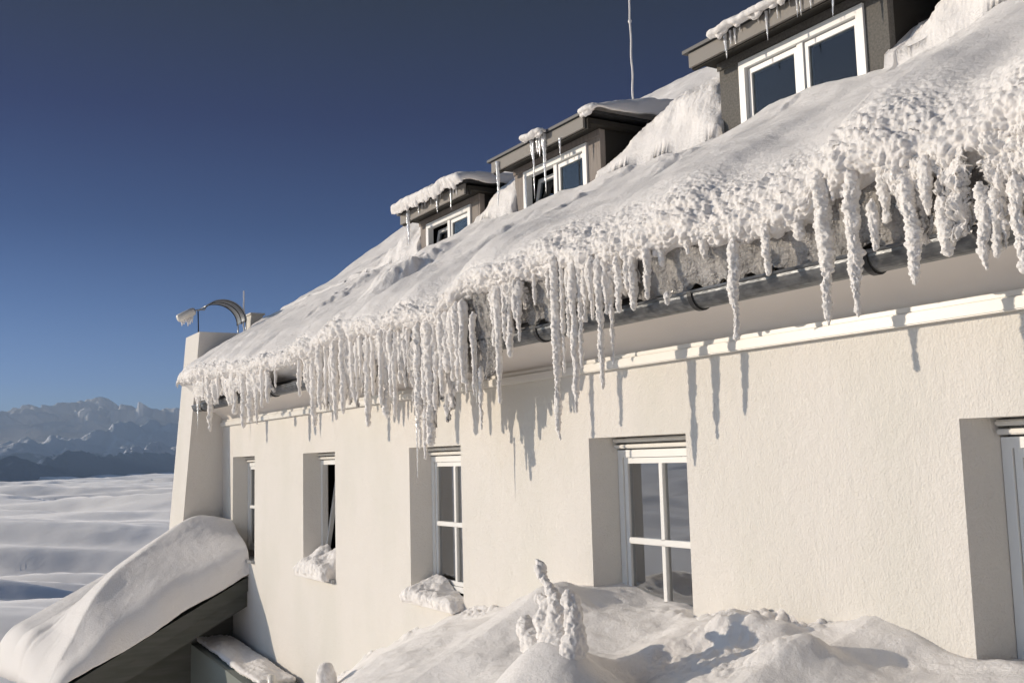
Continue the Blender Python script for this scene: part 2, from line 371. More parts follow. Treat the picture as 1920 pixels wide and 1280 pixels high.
def window(a, b, parent, tilt=False, curtain=None):
    y = REV; f = MB(); t = .055; zt, zb = ZT-.095, ZB+.10; a += SPL+.004; b -= SPL+.004; mid = (a+b)/2+.01
    f.box(a, a+t, y, y+.07, zb, zt).box(b-t, b, y, y+.07, zb, zt).box(a+t, b-t, y, y+.07, zt-t, zt).box(a+t, b-t, y, y+.07, zb, zb+t)
    root = f.build('window', M['frame'], parent)
    MB().box(a, b, y-.035, y+.02, zt+.012, zt+.040, .006).box(a+.0, b, y-.045, y+.02, zt+.055, zt+.085, .008).build('shutter_rail', M['white'], root)
    MB().box(a, b, y+.075, y+.12, zt+.0, ZT).build('head_infill', M['white'], root)
    MB().box(a-SPL+.004, b+SPL-.004, -.045, y*.0+.02, ZB-.03, ZB+.012, .004).box(a, b, .02, y, ZB-.02, ZB+.012).build('sill', M['grey_metal'], root)
    zc = -.62; g0, g1 = a+t, b-t; s = .045; yy = y+.012
    if not tilt:
        sh = MB()
        sh.box(g0+.004, g0+s, yy, yy+.05, zb+t, zt-t).box(g1-s, g1-.004, yy, yy+.05, zb+t, zt-t).box(g0+s, g1-s, yy, yy+.05, zt-t-s, zt-t-.004).box(g0+s, g1-s, yy, yy+.05, zb+t+.004, zb+t+s)
        sh.build('sash', M['frame'], root)
        MB().box(mid-.022, mid+.022, yy-.006, yy+.05, zb+t+s, zt-t-s, .004).build('mullion', M['frame'], root)
        MB().box(g0+s, g1-s, yy-.012, yy+.045, zc-.022, zc+.022, .006).build('glazing_bar', M['frame'], root)
        MB().box(g0+s-.002, g1-s+.002, yy+.020, yy+.026, zb+t+s-.002, zt-t-s+.002).build('pane', M['glass'], root)
    else:
        sh = MB(); sh.box(-(g1-g0)/2, -(g1-g0)/2+s, 0, .05, 0, zt-t-(zb+t)).box((g1-g0)/2-s, (g1-g0)/2, 0, .05, 0, zt-t-(zb+t))
        sh.box(-(g1-g0)/2+s, (g1-g0)/2-s, 0, .05, 0, s).box(-(g1-g0)/2+s, (g1-g0)/2-s, 0, .05, zt-zb-2*t-s, zt-zb-2*t)
        o = sh.build('sash', M['frame'], root); o.location = ((g0+g1)/2, yy, zb+t); o.rotation_euler = (-R(9), 0, 0)
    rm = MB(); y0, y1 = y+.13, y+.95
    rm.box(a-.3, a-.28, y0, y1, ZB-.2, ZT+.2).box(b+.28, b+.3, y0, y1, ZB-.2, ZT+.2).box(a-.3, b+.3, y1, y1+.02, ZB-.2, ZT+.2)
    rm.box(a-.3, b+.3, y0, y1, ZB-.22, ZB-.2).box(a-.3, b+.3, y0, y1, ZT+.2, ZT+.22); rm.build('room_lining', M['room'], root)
    if curtain:
        for c0, c1, ln in curtain:
            xs = np.linspace(c0, c1, 60); zs = np.array([zt-.03, zt-.03-ln]); P = np.zeros((60, 2, 3))
            for i, x in enumerate(xs): P[i, :, 0] = x; P[i, :, 1] = y+.17+.022*math.sin(i*1.05)+.01*math.sin(i*.37); P[i, :, 2] = zs
            grid('curtain', P, M['curtain'], root)
    return root
for i, h in enumerate(holes):
    ww = h[1]-h[0]
    cur = {1: None, 2: [(h[0]+.62, h[1]-.03, 1.0)], 3: [(h[0]+.55, h[1]-.05, .55)], 4: None, 5: None, 0: None}[i]
    window(h[0], h[1], house, tilt=(i == 4), curtain=cur)

# ------------------------------------------------------------------ dormers
DORM = [(-11.29, -9.78, 2.93, 'clad_light'), (-9.02, -7.50, 3.00, 'clad_light'), (-5.88, -4.275, 3.05, 'clad_dark')]
def dormer(x0, x1, zs, cl, tilt, frame_l, frame_r, mull):
    zb = 2.1; Yf = 1.0
    fz1 = zs-.075; fz0 = 2.3
    d = MB()
    fr0, fr1 = frame_l, frame_r
    d.box(x0, fr0, Yf, Yf+.06, zb, zs).box(fr1, x1, Yf, Yf+.06, zb, zs).box(fr0, fr1, Yf, Yf+.06, fz1, zs)
    root = d.build('dormer', M[cl], house)
    MB().box(x0-.012, x1+.012, Yf-.014, Yf-.002, zs-.062, zs-.002).build('head_board', M[cl], root)
    MB().box(x0, x0+.03, Yf+.062, 2.9, zb, zs).build('left_cheek', M['timber'], root)
    MB().box(x1-.03, x1, Yf+.062, 2.9, zb, zs).build('right_cheek', M['timber'], root)
    MB().box(x0-.09, x1+.10, .80, 3.0, zs+.002, zs+.05).box(x0-.09, x1+.10, .80, .83, zs-.055, zs+.0).build('soffit', M['timber'], root)
    MB().box(x0-.095, x1+.06, .772, .797, zs-.04, zs+.075).build('fascia', M['fascia' if cl == 'clad_light' else 'fascia'], root)
    MB().box(x0-.14, x1+.16, .745, 3.0, zs+.078, zs+.105).build('roof_sheet', M['dark_metal'], root)
    # white casing, frame and two sashes
    t = .062; c = MB().box(fr0, fr0+t, Yf-.02, Yf+.05, fz0, fz1).box(fr1-t, fr1, Yf-.02, Yf+.05, fz0, fz1).box(fr0+t, fr1-t, Yf-.02, Yf+.05, fz1-t, fz1)
    c.build('window_frame', M['frame'], root)
    a, b = fr0+t, fr1-t; ft = fz1-t
    MB().box(mull-.028, mull+.028, Yf+.0, Yf+.06, fz0, ft).build('mullion', M['frame'], root)
    for k, (u, v) in enumerate(((a, mull-.028), (mull+.028, b))):
        s = .04; sash = MB().box(u+.006, u+s, 0, .04, fz0, ft-.008).box(v-s, v-.006, 0, .04, fz0, ft-.008).box(u+s, v-s, 0, .04, ft-s-.008, ft-.008)
        so_ = sash.build('sash', M['frame'], root); g = MB().box(u+s-.002, v-s+.002, .016, .022, fz0, ft-s-.006)
        go = g.build('pane', M['dormer_glass'], root)
        for q in (so_, go):
            if k == 0 and tilt:
                q.location = (0, Yf+.03-fz0*math.sin(R(10)), fz0*(1-math.cos(R(10)))); q.rotation_euler = (-R(10), 0, 0)
            else: q.location = (0, Yf+.014, 0)
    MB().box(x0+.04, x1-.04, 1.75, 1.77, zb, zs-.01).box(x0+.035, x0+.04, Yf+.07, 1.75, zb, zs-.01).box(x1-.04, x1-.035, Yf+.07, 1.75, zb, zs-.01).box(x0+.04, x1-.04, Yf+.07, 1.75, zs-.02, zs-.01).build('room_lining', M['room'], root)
    return root
d1 = dormer(*DORM[0], True, -11.10, -9.98, -10.54)
d2 = dormer(*DORM[1], True, -8.83, -7.70, -8.26)
d3 = dormer(*DORM[2], False, -5.65, -4.46, -5.045)
def dcurtain(root, u, v, z0, z1, y=1.13):
    P = np.zeros((50, 2, 3))
    for i, x in enumerate(np.linspace(u, v, 50)): P[i, :, 0] = x; P[i, :, 1] = y+.02*math.sin(i*1.3); P[i, :, 2] = (z1, z0)
    grid('curtain', P, M['curtain'], root)
dcurtain(d2, -8.2, -7.8, 2.3, 2.86); dcurtain(d1, -10.45, -10.05, 2.3, 2.8)

# ------------------------------------------------------------------ buttress at the far end of the facade
bt = bmesh.new()
def bface(*p): bt.faces.new([bt.verts.new(v) for v in p])
XI, XO = -16.5, -17.38
def by(z): return -.605+(z+.85)*.0768
n = 24; zz = [-9+(2.13+9)*k/n for k in range(n+1)]
for k in range(n):
    a, b = zz[k], zz[k+1]; ya, yb = by(a), by(b)
    bface((XI, ya, a), (XI, 3, a), (XI, 3, b), (XI, yb, b)); bface((XO, 3, a), (XO, ya, a), (XO, yb, b), (XO, 3, b)); bface((XO, ya, a), (XI, ya, a), (XI, yb, b), (XO, yb, b))
bface((XO, by(2.13), 2.13), (XI, by(2.13), 2.13), (XI, 3, 2.13), (XO, 3, 2.13))
bmesh.ops.remove_doubles(bt, verts=bt.verts, dist=1e-4)
me = bpy.data.meshes.new('corner_buttress'); bt.to_mesh(me); bt.free(); me.materials.append(M['plaster'])
link(bpy.data.objects.new('corner_buttress', me), house)

# arched canopy on the buttress
can = empty('arched_canopy'); tag(can, 'arched metal and glass canopy standing on the far end buttress', 'canopy')
cyc, czc, cr = .07, 2.36, .37
def arc(x, r, t0, t1, n=18): return [(x, cyc-r*math.cos(t0+(t1-t0)*k/n), czc+r*math.sin(t0+(t1-t0)*k/n)*.92) for k in range(n+1)]
P = np.array([arc(x, cr+.004, R(42), R(180), 24) for x in np.linspace(-17.25, -16.7, 3)])
o = grid('canopy_sheet', P, M['grey_metal'], can); md = o.modifiers.new('s', 'SOLIDIFY'); md.thickness = .012
for x in (-17.22, -16.98, -16.73): MB().tube(arc(x, cr-.008, R(40), R(182)), .011, 6).build('hoop', M['dark_metal'], can, True)
for x in (-17.2, -16.75):
    MB().tube([(x, cyc+cr, czc), (x, cyc+cr, 2.12)], .010, 6).build('post', M['grey_metal'], can, True)
MB().tube([arc(-16.75, cr, R(42), R(180))[0], (-16.75, -.24, 2.52), (-16.75, -.30, 2.52), (-16.75, -.40, 2.50)], .013, 6).build('arm', M['grey_metal'], can, True)
MB().tube([(-16.75, -.34, 2.50), (-16.75, -.33, 2.13)], .010, 6).build('post', M['dark_metal'], can, True)
lp = empty('tube_lamp'); tag(lp, 'white snow-crusted tube lamp hanging out to the left of the canopy', 'lamp')
MB().tube([(-16.8, -.38, 2.50), (-16.8, -.41, 2.49), (-16.8, -.63, 2.37), (-16.8, -.65, 2.36)], [.05, .066, .066, .05], 14).build('lamp_body', M['white'], lp, True)
for k in range(6): MB().tube([(-16.8, -.42-.032*k, 2.44-.016*k), (-16.8, -.42-.032*k, 2.31-.03*(k % 3))], [.024, .008], 7).build('frost_fringe', M['rime'], lp, True)

# antennas
def mast(x, y, z0, z1, r, label, knob=()):
    pts = []; rr = []
    for k in range(60):
        z = z0+(z1-z0)*k/59; wob = .006*math.sin(k*.45)*(1-k/59)
        pts.append((x+wob, y+wob, z)); rr.append(r*(1+.14*abs(math.sin(k*.83))*(1-k/80))+(r*1.2 if any(abs(z-q) < (z1-z0)/90 for q in knob) else 0))
    o = MB().tube(pts, rr, 8).build('antenna_mast', M['rime'], None, True); tag(o, label, 'antenna'); return o
a0 = at(1187, 180, Y=3.7); a1 = at(1180, -60, Y=3.7)
mast(a0[0], 3.7, a0[2]-.3, a1[2], .0120, 'tall thin frosted antenna mast rising behind the middle dormer', (at(1180, 40, Y=3.7)[2],))
b0 = at(457, 600, X=-17); b1 = at(456, 545, X=-17); mast(-17, b0[1], b0[2]-.2, b1[2], .011, 'short thin white rod beside the arched canopy')
c0 = at(455, 625, X=-17.2); c1 = at(470, 592, X=-17.2)
ch = MB().box(-17.35, -17.05, c0[1]+.10, c0[1]+.30, 1.6, c1[2]).box(-17.38, -17.02, c0[1]+.08, c0[1]+.33, c1[2], c1[2]+.03).build('chimney', M['plaster'], house)

# ================================================================== SNOW ON THE ROOF
BROW = [(365, 712), (430, 706), (500, 695), (560, 675), (620, 640), (700, 630), (780, 615), (830, 590), (870, 552), (920, 545), (960, 518), (1040, 500), (1100, 503), (1180, 490), (1240, 462), (1300, 460), (1370, 447), (1430, 432), (1500, 400), (1540, 352), (1600, 330), (1660, 330), (1720, 310), (1790, 298), (1850, 268), (1920, 250)]
bpts = sorted([(float(v[0]), float(v[2])) for v in (at(x, y, Y=-.70) for x, y in BROW)])
BASE = [(-17, 2.60), (-11.3, 2.57), (-9.75, 2.63), (-9.0, 2.57), (-7.5, 2.56), (-5.9, 2.47), (-5.3, 2.54), (-4.9, 2.55), (-4.3, 2.49), (-3, 2.6), (2, 2.6)]
CREST = [(-17, 2.60), (-13.8, 2.62), (-12.6, 2.80), (-11.9, 3.0), (-11.3, 3.06), (-11.28, 2.5), (-9.96, 2.5), (-9.94, 2.66), (-9.84, 2.80), (-9.53, 2.98), (-9.3, 3.05), (-9.02, 3.09), (-9.0, 2.5), (-7.52, 2.5),
         (-7.49, 2.62), (-7.36, 2.78), (-7.15, 2.90), (-6.87, 3.0), (-6.5, 3.07), (-6.15, 3.13), (-6.02, 3.10), (-5.92, 2.94), (-5.86, 2.45), (-4.29, 2.45), (-4.26, 2.6), (-4.12, 2.72), (-3.9, 2.98), (-3.4, 3.2), (-2, 3.3), (2, 3.3)]
def plane_pt(x, y):                                    # where a sight line meets the roof plane z = 2.6+.74(Y-1)
    d = ray(x, y); t = (2.6+.74*(CAM[1]-1)-CAM[2])/(d[2]-.74*d[1]); return CAM+t*d
SCARP = [(768, 522, .34, .19, .26, 70), (655, 545, .42, .13, .15, 60), (1262, 296, .20, .13, .11, 20), (1160, 320, .14, .10, .08, 15), (1065, 392, .20, .10, .08, 30), (1440, 212, .25, .08, .04, 12), (940, 440, .26, .09, .06, 45), (720, 470, .3, .09, .06, 60)]
def roof_snow():
    xs = [-16.52]
    while xs[-1] < 1.5:
        x = xs[-1]; xs.append(x+(.0034+.0011*abs(x) if x < -1.1 else .03+.02*(x+1.1)))
    xs = np.array(xs); zb = interp(xs, bpts)+.025*fbm(np.stack([xs*3, xs*0, xs*0], -1), 1, 3, 4)
    base = interp(xs, BASE)
    r = .105+.02*vnoise(np.stack([xs*2.2, xs*0+5, xs*0], -1), 3)
    near = sstep(-9, -4, xs)
    cz = zb+r; cy = -.60+.02*near; fy = -.36
    cols = []
    ns0, ns1, ns2 = 22, 64, 0
    for k in range(ns0):                                 # underside from the gutter to the lip
        t = k/ns0; cols.append((fy+(cy-fy)*t, (1.0+.02*near)+(zb-1.0)*t**.7))
    for k in range(ns1):                                 # round the lip
        t = k/(ns1-1); a = R(-90-(t*(90+54)+0)); cols.append((cy+r*math.cos(a)*1.15, cz+r*math.sin(a)))
    y0, z0 = cols[-1]; y0 = y0*np.ones_like(xs); dpar = []
    for k in range(1, 291):                              # belly of the roof
        t = k/290; tt = .62*t+.38*t*t; cols.append((y0+(.93-y0)*tt, z0+(base-.04-z0)*tt+(.09+.04*near)*np.sin(math.pi*tt**.6)*(1-tt)))
    nfront = len(cols)
    for Y in np.concatenate([np.linspace(.945, 1.32, 34), np.linspace(1.35, 4.0, 80), np.linspace(4.03, 4.6, 16), np.linspace(5, 8.4, 8)]):
        cols.append((Y*np.ones_like(xs), None))
    nv = len(cols); P = np.zeros((len(xs), nv, 3)); P[..., 0] = xs[:, None]
    crest = interp(xs, CREST); inD = np.zeros(len(xs), bool)
    for (a, b, *_) in DORM: inD |= (xs > a+.02) & (xs < b-.015)
    for j, (y, z) in enumerate(cols):
        P[:, j, 1] = y
        if z is None:
            Y = y[0]; pl = 2.6+.745*(Y-1)-.10*np.clip(Y-1, 0, .8)
            lx = .05*vnoise(np.stack([xs*2.6, xs*0+4, xs*0], -1), 12); k_ = min(1., max(0., (Y-.90)/.44)); kk = np.clip(k_+lx*2.2*math.sin(math.pi*k_), 0, 1); dr = base+(crest+.04-base)*np.sin(kk*math.pi/2)
            zz_ = np.log(np.exp(pl*14)+np.exp(dr*14))/14-math.log(2)/14*np.exp(-((pl-dr)*8)**2)
            zz_ = np.where(inD & (Y < 1.78), np.minimum(zz_, base-.03), zz_)
            if Y > 4.0: zz_ = zz_-.08*(Y-4)-.9*np.maximum(0, Y-4.15)
            P[:, j, 2] = zz_
        else: P[:, j, 2] = z
    # scour marks: gentle windward rise, abrupt lee drop
    for (px, py, ln, wd, A, ang) in SCARP:
        c = plane_pt(px, py); a = R(ang); dx = P[..., 0]-c[0]; dy = P[..., 1]-c[1]
        u = dx*math.cos(a)+dy*math.sin(a)*1.3; v = -dx*math.sin(a)+dy*math.cos(a)*1.3
        # along v: crest line; u positive = lee
        wob = .05*fbm(P*6, 1, 2, 77)
        u2 = dx*math.sin(R(90-ang*.3))-.25*dy+0*dy+wob
        f = np.where(u2 < 0, np.exp(-(u2/(wd*2.2))**2), 1-sstep(0, wd*.55, u2))-.45*np.exp(-((u2-wd*.9)/(wd*.7))**2)
        f = f*(.75+.5*fbm(P, 5, 3, 60+int(px)))
        P[..., 2] += A*.66*f*np.exp(-(np.abs(dy)/ln)**2.5)*(np.arange(nv)[None] > ns0+ns1)
    N = gnormals(P); N *= np.sign(N[:, -60:-59, 2:3].mean())
    # distance from lip along the profile
    s = np.concatenate([np.zeros((len(xs), 1)), np.cumsum(np.linalg.norm(np.diff(P, axis=1), axis=-1), 1)], 1)
    s = s-s[:, ns0+28:ns0+29]
    reach = (.34+.50*sstep(-7.5, -3.2, xs))[:, None]
    rim = 1-sstep(reach*.05, reach, s+.14*fbm(P, 2.2, 3, 31)); rim = rim*sstep(-.22, -.05, s)
    scour = sstep(-.1, .45, fbm(P*[1, 1.3, 1], 1.5, 3, 88))*.55
    dface = np.exp(-((P[..., 1]-1.15)/.30)**2)*((crest > 2.64) & ~inD)[:, None]*.75; P = P+N*((.05*fbm(P, 3.2, 2, 111)*dface)[..., None])
    kn = np.clip(rim+dface*.9, 0, 1)
    wq = P+.008*np.stack([vnoise(P*30, 71), vnoise(P*30, 72), vnoise(P*30, 73)], -1)
    d1_ = domes(wq, .040, 1, .1, .75)*.040; d2_ = domes(wq, .021, 5, .1, .8)*.021; d3_ = fbm(P, 7, 5, 91, .6)*.030
    out = (.006*scour+.005*fbm(P, 9, 3, 3)*(.35+scour)+.0035*domes(wq, .03, 15)*scour)
    hi = sstep(.45, 1, kn); out = out+hi*(d1_*.6+d3_*.5-.008)+kn*(d2_*.9+d3_*.25)+.028*fbm(P, 1.7, 3, 13)*sstep(.1, .5, s)
    fringe = np.exp(-((s+.02)/.07)**2)                    # ragged lower edge of the lip
    dn = fringe*(.035*np.maximum(0, fbm(P*[1, .2, .2], 16, 3, 41)))
    if True: out = np.where((inD[:, None]) & (P[..., 1] > .99) & (P[..., 1] < 1.8), np.minimum(out, 0), out)
    P = P+N*out[..., None]; P[..., 2] -= dn
    P[..., 2] = np.where(inD[:, None] & (P[..., 1] > .97) & (P[..., 1] < 1.8), np.minimum(P[..., 2], base[:, None]+.015), P[..., 2])
    # rounded far end
    e = np.clip((xs+16.52)/.22, 0, 1)[:, None]; P[..., 2] -= .12*(1-np.sqrt(1-(1-e)**2))*(s > 0)
    o = grid('roof_snow', P, M['snow'], flip=True)
    tag(o, 'deep wind-carved snow blanket covering the whole main roof', 'snow', kind='stuff')
roof_snow()

# ice sheets between the snow brow and the gutter
def ice_sheet(pts, label, seed, ytop=-.60, ybot=-.50):
    """pts: (pixel x, y of top, y of bottom)"""
    n = 240; m = 60; px = np.linspace(pts[0][0], pts[-1][0], n)
    yt = np.interp(px, [p[0] for p in pts], [p[1] for p in pts]); yb = np.interp(px, [p[0] for p in pts], [p[2] for p in pts])
    P = np.zeros((n, m, 3))
    for i in range(n):
        A = at(px[i], yt[i], Y=ytop); B = at(px[i], yb[i], Y=ybot); x = A[0]*.5+B[0]*.5
        for j in range(m):
            t = j/(m-1); P[i, j] = (x, ytop+(ybot-ytop)*t**.7, A[2]+.06+(B[2]-A[2]-.06)*t)
    q = P.copy(); P[..., 1] += -.035*np.abs(fbm(q*[7, 1, 1.6], 1, 3, seed))-.012*fbm(q, 16, 3, seed+3)-.02*domes(q, .09, seed)*1.0
    edge = np.arange(m)/(m-1) > .9
    P[..., 2] -= (.04*fbm(q*[9, 0, 0], 1, 3, seed+9)+.01)*(np.arange(m)/(m-1))**4
    o = grid('ice_sheet', P, M['ice'], flip=True); md = o.modifiers.new('thick', 'SOLIDIFY'); md.thickness = .03; md.offset = -1
    return tag(o, label, 'ice', 'ice sheets under the roof snow')
ice_sheet([(1175, 480, 560), (1260, 450, 555), (1400, 432, 520), (1500, 395, 500), (1540, 345, 490), (1640, 325, 472), (1720, 300, 470), (1800, 290, 440), (1920, 245, 425), (2060, 215, 380), (2300, 150, 320)], 'grey glassy ice sheet bridging snow and gutter at the right', 51)
ice_sheet([(862, 545, 690), (880, 540, 712), (918, 532, 700), (940, 522, 620)], 'bluish ice sheet hanging behind rime icicles near the second pair of windows', 57)
ice_sheet([(970, 510, 610), (1040, 495, 596), (1060, 495, 592)], 'small grey ice sheet above the middle gutter bracket', 63)

def rime_curtain(pts, label, seed, Y0=-.60, fr=(9, 1, 1.2), rg=(9, 3.4)):
    n = int((pts[-1][0]-pts[0][0])*1.6); m = 90; px = np.linspace(pts[0][0], pts[-1][0], n)
    yt = np.interp(px, [p[0] for p in pts], [p[1] for p in pts]); yb = np.interp(px, [p[0] for p in pts], [p[2] for p in pts])
    q = np.stack([px, px*0, px*0], -1); rag = np.abs(fbm(q/rg[0], 1, 2, seed))*.8+np.abs(fbm(q/rg[1], 1, 2, seed+4))*.4
    P = np.zeros((n, m, 3))
    for i in range(n):
        A = at(px[i], yt[i], Y=Y0); B = at(px[i], yb[i], Y=Y0); L = (A[2]-B[2])*(.45+.75*rag[i]); x = A[0]*.6+B[0]*.4
        for j in range(m):
            t = j/(m-1); P[i, j] = (x, Y0-.03*math.sin(t*math.pi)+.03*t, A[2]+.05-(L+.05)*t)
    q = P.copy(); P[..., 1] -= .05*np.abs(fbm(q*list(fr), 1, 3, seed))+.028*domes(q*[1, 1, .8], .035, seed)+.014*domes(q, .018, seed+3)
    o = grid('rime_curtain', P, M['rime'], flip=True); md = o.modifiers.new('thick', 'SOLIDIFY'); md.thickness = .03; md.offset = -1
    return tag(o, label, 'rime', 'sheets of rime between the icicles')
rime_curtain([(572, 668, 720), (620, 645, 735), (700, 632, 730), (765, 620, 715)], 'ragged white rime sheet between the icicles above the second and third windows', 201)
rime_curtain([(776, 612, 760), (815, 600, 770), (850, 580, 730), (872, 556, 690)], 'widest rime sheet in the thick icicle cluster above the third window', 207)
rime_curtain([(922, 545, 600), (950, 535, 610), (985, 520, 570)], 'narrow rime sheet left of the middle gutter bracket', 211, -.62)
rime_curtain([(1062, 505, 575), (1110, 500, 565), (1165, 495, 545), (1195, 488, 535)], 'rime sheet among the long icicles right of the middle gutter bracket', 219, -.60)
rime_curtain([(368, 714, 760), (430, 706, 750), (510, 697, 735)], 'low rime fringe at the far left end of the eave', 223, -.62)
rime_curtain([(1668, 330, 350), (1690, 328, 440), (1725, 322, 440), (1742, 315, 350)], 'rough rime clump on the ice sheet, left of the last three icicles', 229, -.63, (8, 5, 8), (30, 9))
rime_curtain([(1755, 305, 350), (1775, 302, 450), (1805, 296, 440), (1820, 292, 340)], 'rime clump in the middle of the right ice sheet', 233, -.64, (8, 5, 8), (30, 9))
rime_curtain([(1850, 275, 330), (1870, 270, 420), (1920, 262, 450), (1990, 240, 440)], 'large rime clump on the ice sheet at the very right edge', 239, -.64, (8, 5, 8), (30, 9))
# ------------------------------------------------------------------ icicles
ORD = ['first', 'second', 'third', 'fourth', 'fifth', 'sixth', 'seventh', 'eighth', 'ninth', 'tenth', 'eleventh', 'twelfth', 'thirteenth', 'fourteenth', 'fifteenth', 'sixteenth', 'seventeenth', 'eighteenth', 'nineteenth', 'twentieth']
def icicle(x, y, z1, z0, r, kind='rime', seed=0, blunt=.5, step=None, lean=0):
    L = z1-z0; dist = math.hypot(x, y+4.5); cell = max(.006, dist*.0011)
    n = int(min(230, max(14, L/cell*1.2))); sgm = int(min(48, max(9, 2*math.pi*r/cell*1.3)))
    t = np.linspace(0, 1, n)[:, None]; a = np.linspace(0, 2*math.pi, sgm, endpoint=False)[None]
    if kind == 'rime':
        prof = (1.15-(1.15-blunt)*t**1.2)*np.sqrt(np.clip(1-np.maximum(0, (t-1+min(.5, r*1.1/L))/min(.5, r*1.1/L))**2, 0, 1))
    else:
        prof = (1-t)**.75*.95+.05*np.sqrt(1-t)+.0; prof = prof*(1+.16*np.sin(t*L*120+seed))
    if kind == 'rime': prof = prof*(.35+.65*sstep(0, min(.35, r*1.6/L), t))
    prof = np.broadcast_to(prof, (n, sgm))
    cx = x+lean*t*L+(r*.22*vnoise(np.stack([t*L*7, t*0+seed, t*0], -1), seed)); cy = y+(r*.22*vnoise(np.stack([t*L*7, t*0+seed+9, t*0], -1), seed+1))
    if step: cx = cx+np.where(t > step, r*.30, 0)
    P = np.stack([cx+prof*r*np.cos(a), cy+prof*r*np.sin(a), (z1-t*L)+0*a], -1)
    if kind == 'rime':
        d = np.stack([np.cos(a)+0*t, np.sin(a)+0*t, 0*a+0*t], -1)
        big = max(.018, r*.62); k = (domes(P, big, seed, .15, .75)*big*.6+domes(P, big*.45, seed+3, .15, .8)*big*.5)-.16*big+.22*big*fbm(P, .5/big, 3, seed+9)
        k = k+r*.35*fbm(P, .7/r*.35, 2, seed+6)
        P = P+d*(k*np.minimum(1, prof*1.6))[..., None]; P[..., 2] += (domes(P, big*.6, seed+8)-.4)*big*.25*(t[..., 0][:, None] if False else 1)*np.where(t > .02, 1, 0)
        m_ = M['rime']
    else: m_ = M['clear_ice']
    tip = P[-1].mean(0); P[-1] = tip
    return grid('icicle', P, m_, closed=True, flip=True)
# (zone phrase, [(x, y top, y tip, width px, plane offset, extra)])
ZONES = [
 ('at the eave end beside the buttress', [(371, 716, 804, 6), (393, 700, 809, 15), (409, 706, 758, 7), (381, 712, 745, 7), (424, 704, 738, 6), (401, 710, 742, 8), (440, 700, 777, 11), (449, 700, 730, 8), (457, 700, 803, 13), (470, 700, 792, 14), (482, 698, 797, 13), (492, 700, 765, 9), (502, 700, 756, 9), (517, 683, 727, 7)]),
 ('over the two far left windows', [(546, 677, 693, 5), (562, 680, 745, 9), (573, 680, 719, 8), (588, 655, 800, 13), (600, 655, 769, 13), (612, 650, 758, 10), (622, 645, 745, 9), (629, 645, 788, 15), (644, 640, 776, 13), (660, 640, 727, 10), (669, 640, 735, 8), (676, 640, 709, 9), (690, 640, 800, 13), (700, 640, 742, 9), (714, 632, 761, 11)]),
 ('in the curtain above the third window', [(725, 630, 784, 15), (733, 630, 745, 10), (741, 630, 782, 11), (751, 628, 720, 9), (759, 628, 688, 9), (766, 625, 699, 8), (786, 615, 842, 18), (783, 800, 905, 5), (797, 615, 862, 12), (806, 610, 838, 18), (816, 605, 770, 14), (828, 600, 742, 14), (838, 598, 700, 14), (848, 592, 715, 16), (858, 580, 735, 16), (868, 575, 720, 12), (874, 580, 737, 9), (888, 600, 742, 10), (902, 690, 806, 8), (893, 650, 760, 6)]),
 ('just left of the middle gutter bracket', [(926, 548, 650, 12), (935, 545, 757, 17), (946, 545, 640, 12), (956, 540, 671, 14), (966, 530, 600, 12), (974, 530, 641, 17), (1003, 528, 573, 9)]),
 ('around the middle gutter bracket', [(1030, 500, 560, 12), (1045, 495, 826, 18), (1056, 505, 700, 10), (1066, 510, 634, 11), (1078, 505, 775, 17), (1089, 500, 690, 13), (1098, 500, 605, 15), (1110, 500, 600, 18), (1127, 498, 731, 18), (1137, 500, 590, 14), (1147, 500, 684, 12), (1160, 500, 587, 19), (1188, 490, 583, 20), (1176, 490, 545, 16), (1215, 480, 562, 16)]),
 ('above the large paned window', [(1252, 552, 573, 14), (1240, 455, 500, 16), (1320, 448, 487, 18), (1290, 452, 478, 20), (1378, 470, 641, 23), (1438, 440, 518, 20)]),
 ('beside the right ice sheet', [(1498, 372, 453, 26), (1547, 345, 612, 33), (1604, 335, 595, 31), (1562, 340, 378, 18), (1577, 340, 372, 12), (1710, 360, 536, 30), (1640, 400, 472, 26), (1775, 385, 482, 34), (1800, 290, 420, 30), (1845, 370, 508, 28), (1870, 380, 485, 22), (1885, 390, 468, 20), (1912, 360, 515, 34), (1945, 360, 500, 30), (1660, 330, 420, 22), (1740, 320, 405, 24)]),
]
sd_ = 100
for zone, lst in ZONES:
    lst = sorted(lst); cnt = len(lst)
    for i, (x, yt, yb, wpx) in enumerate(lst):
        sd_ += 7; Y = -.63-.07*((i*37 % 10)/10)
        A = at(x, yt, Y=Y); B = at(x, yb, Y=Y); X = (A[0]*.4+B[0]*.6); D = np.dot(B-CAM, ax); r = wpx/2/FOC*D
        thin = wpx < 7.5
        L = A[2]-B[2]
        o = icicle(X, Y, A[2]+(.07 if yt < 530 or x < 900 else .02), B[2], r*((1.06 if x < 920 else .92) if not thin else .95), 'rime' if not (wpx < 6.5) else 'clear', sd_, blunt=(.42 if (i % 3) else .6), step=None)
        ln = 'very short' if L < .15 else 'short' if L < .3 else 'mid-length' if L < .5 else 'long' if L < .8 else 'very long'
        th = 'thin' if wpx < 9 else 'thick' if wpx > 17 else 'frosted'
        tag(o, f'{ln} {th} icicle, {ORD[i]} from left of {cnt} {zone}', 'icicle', 'rime-coated icicles hanging from the eave')

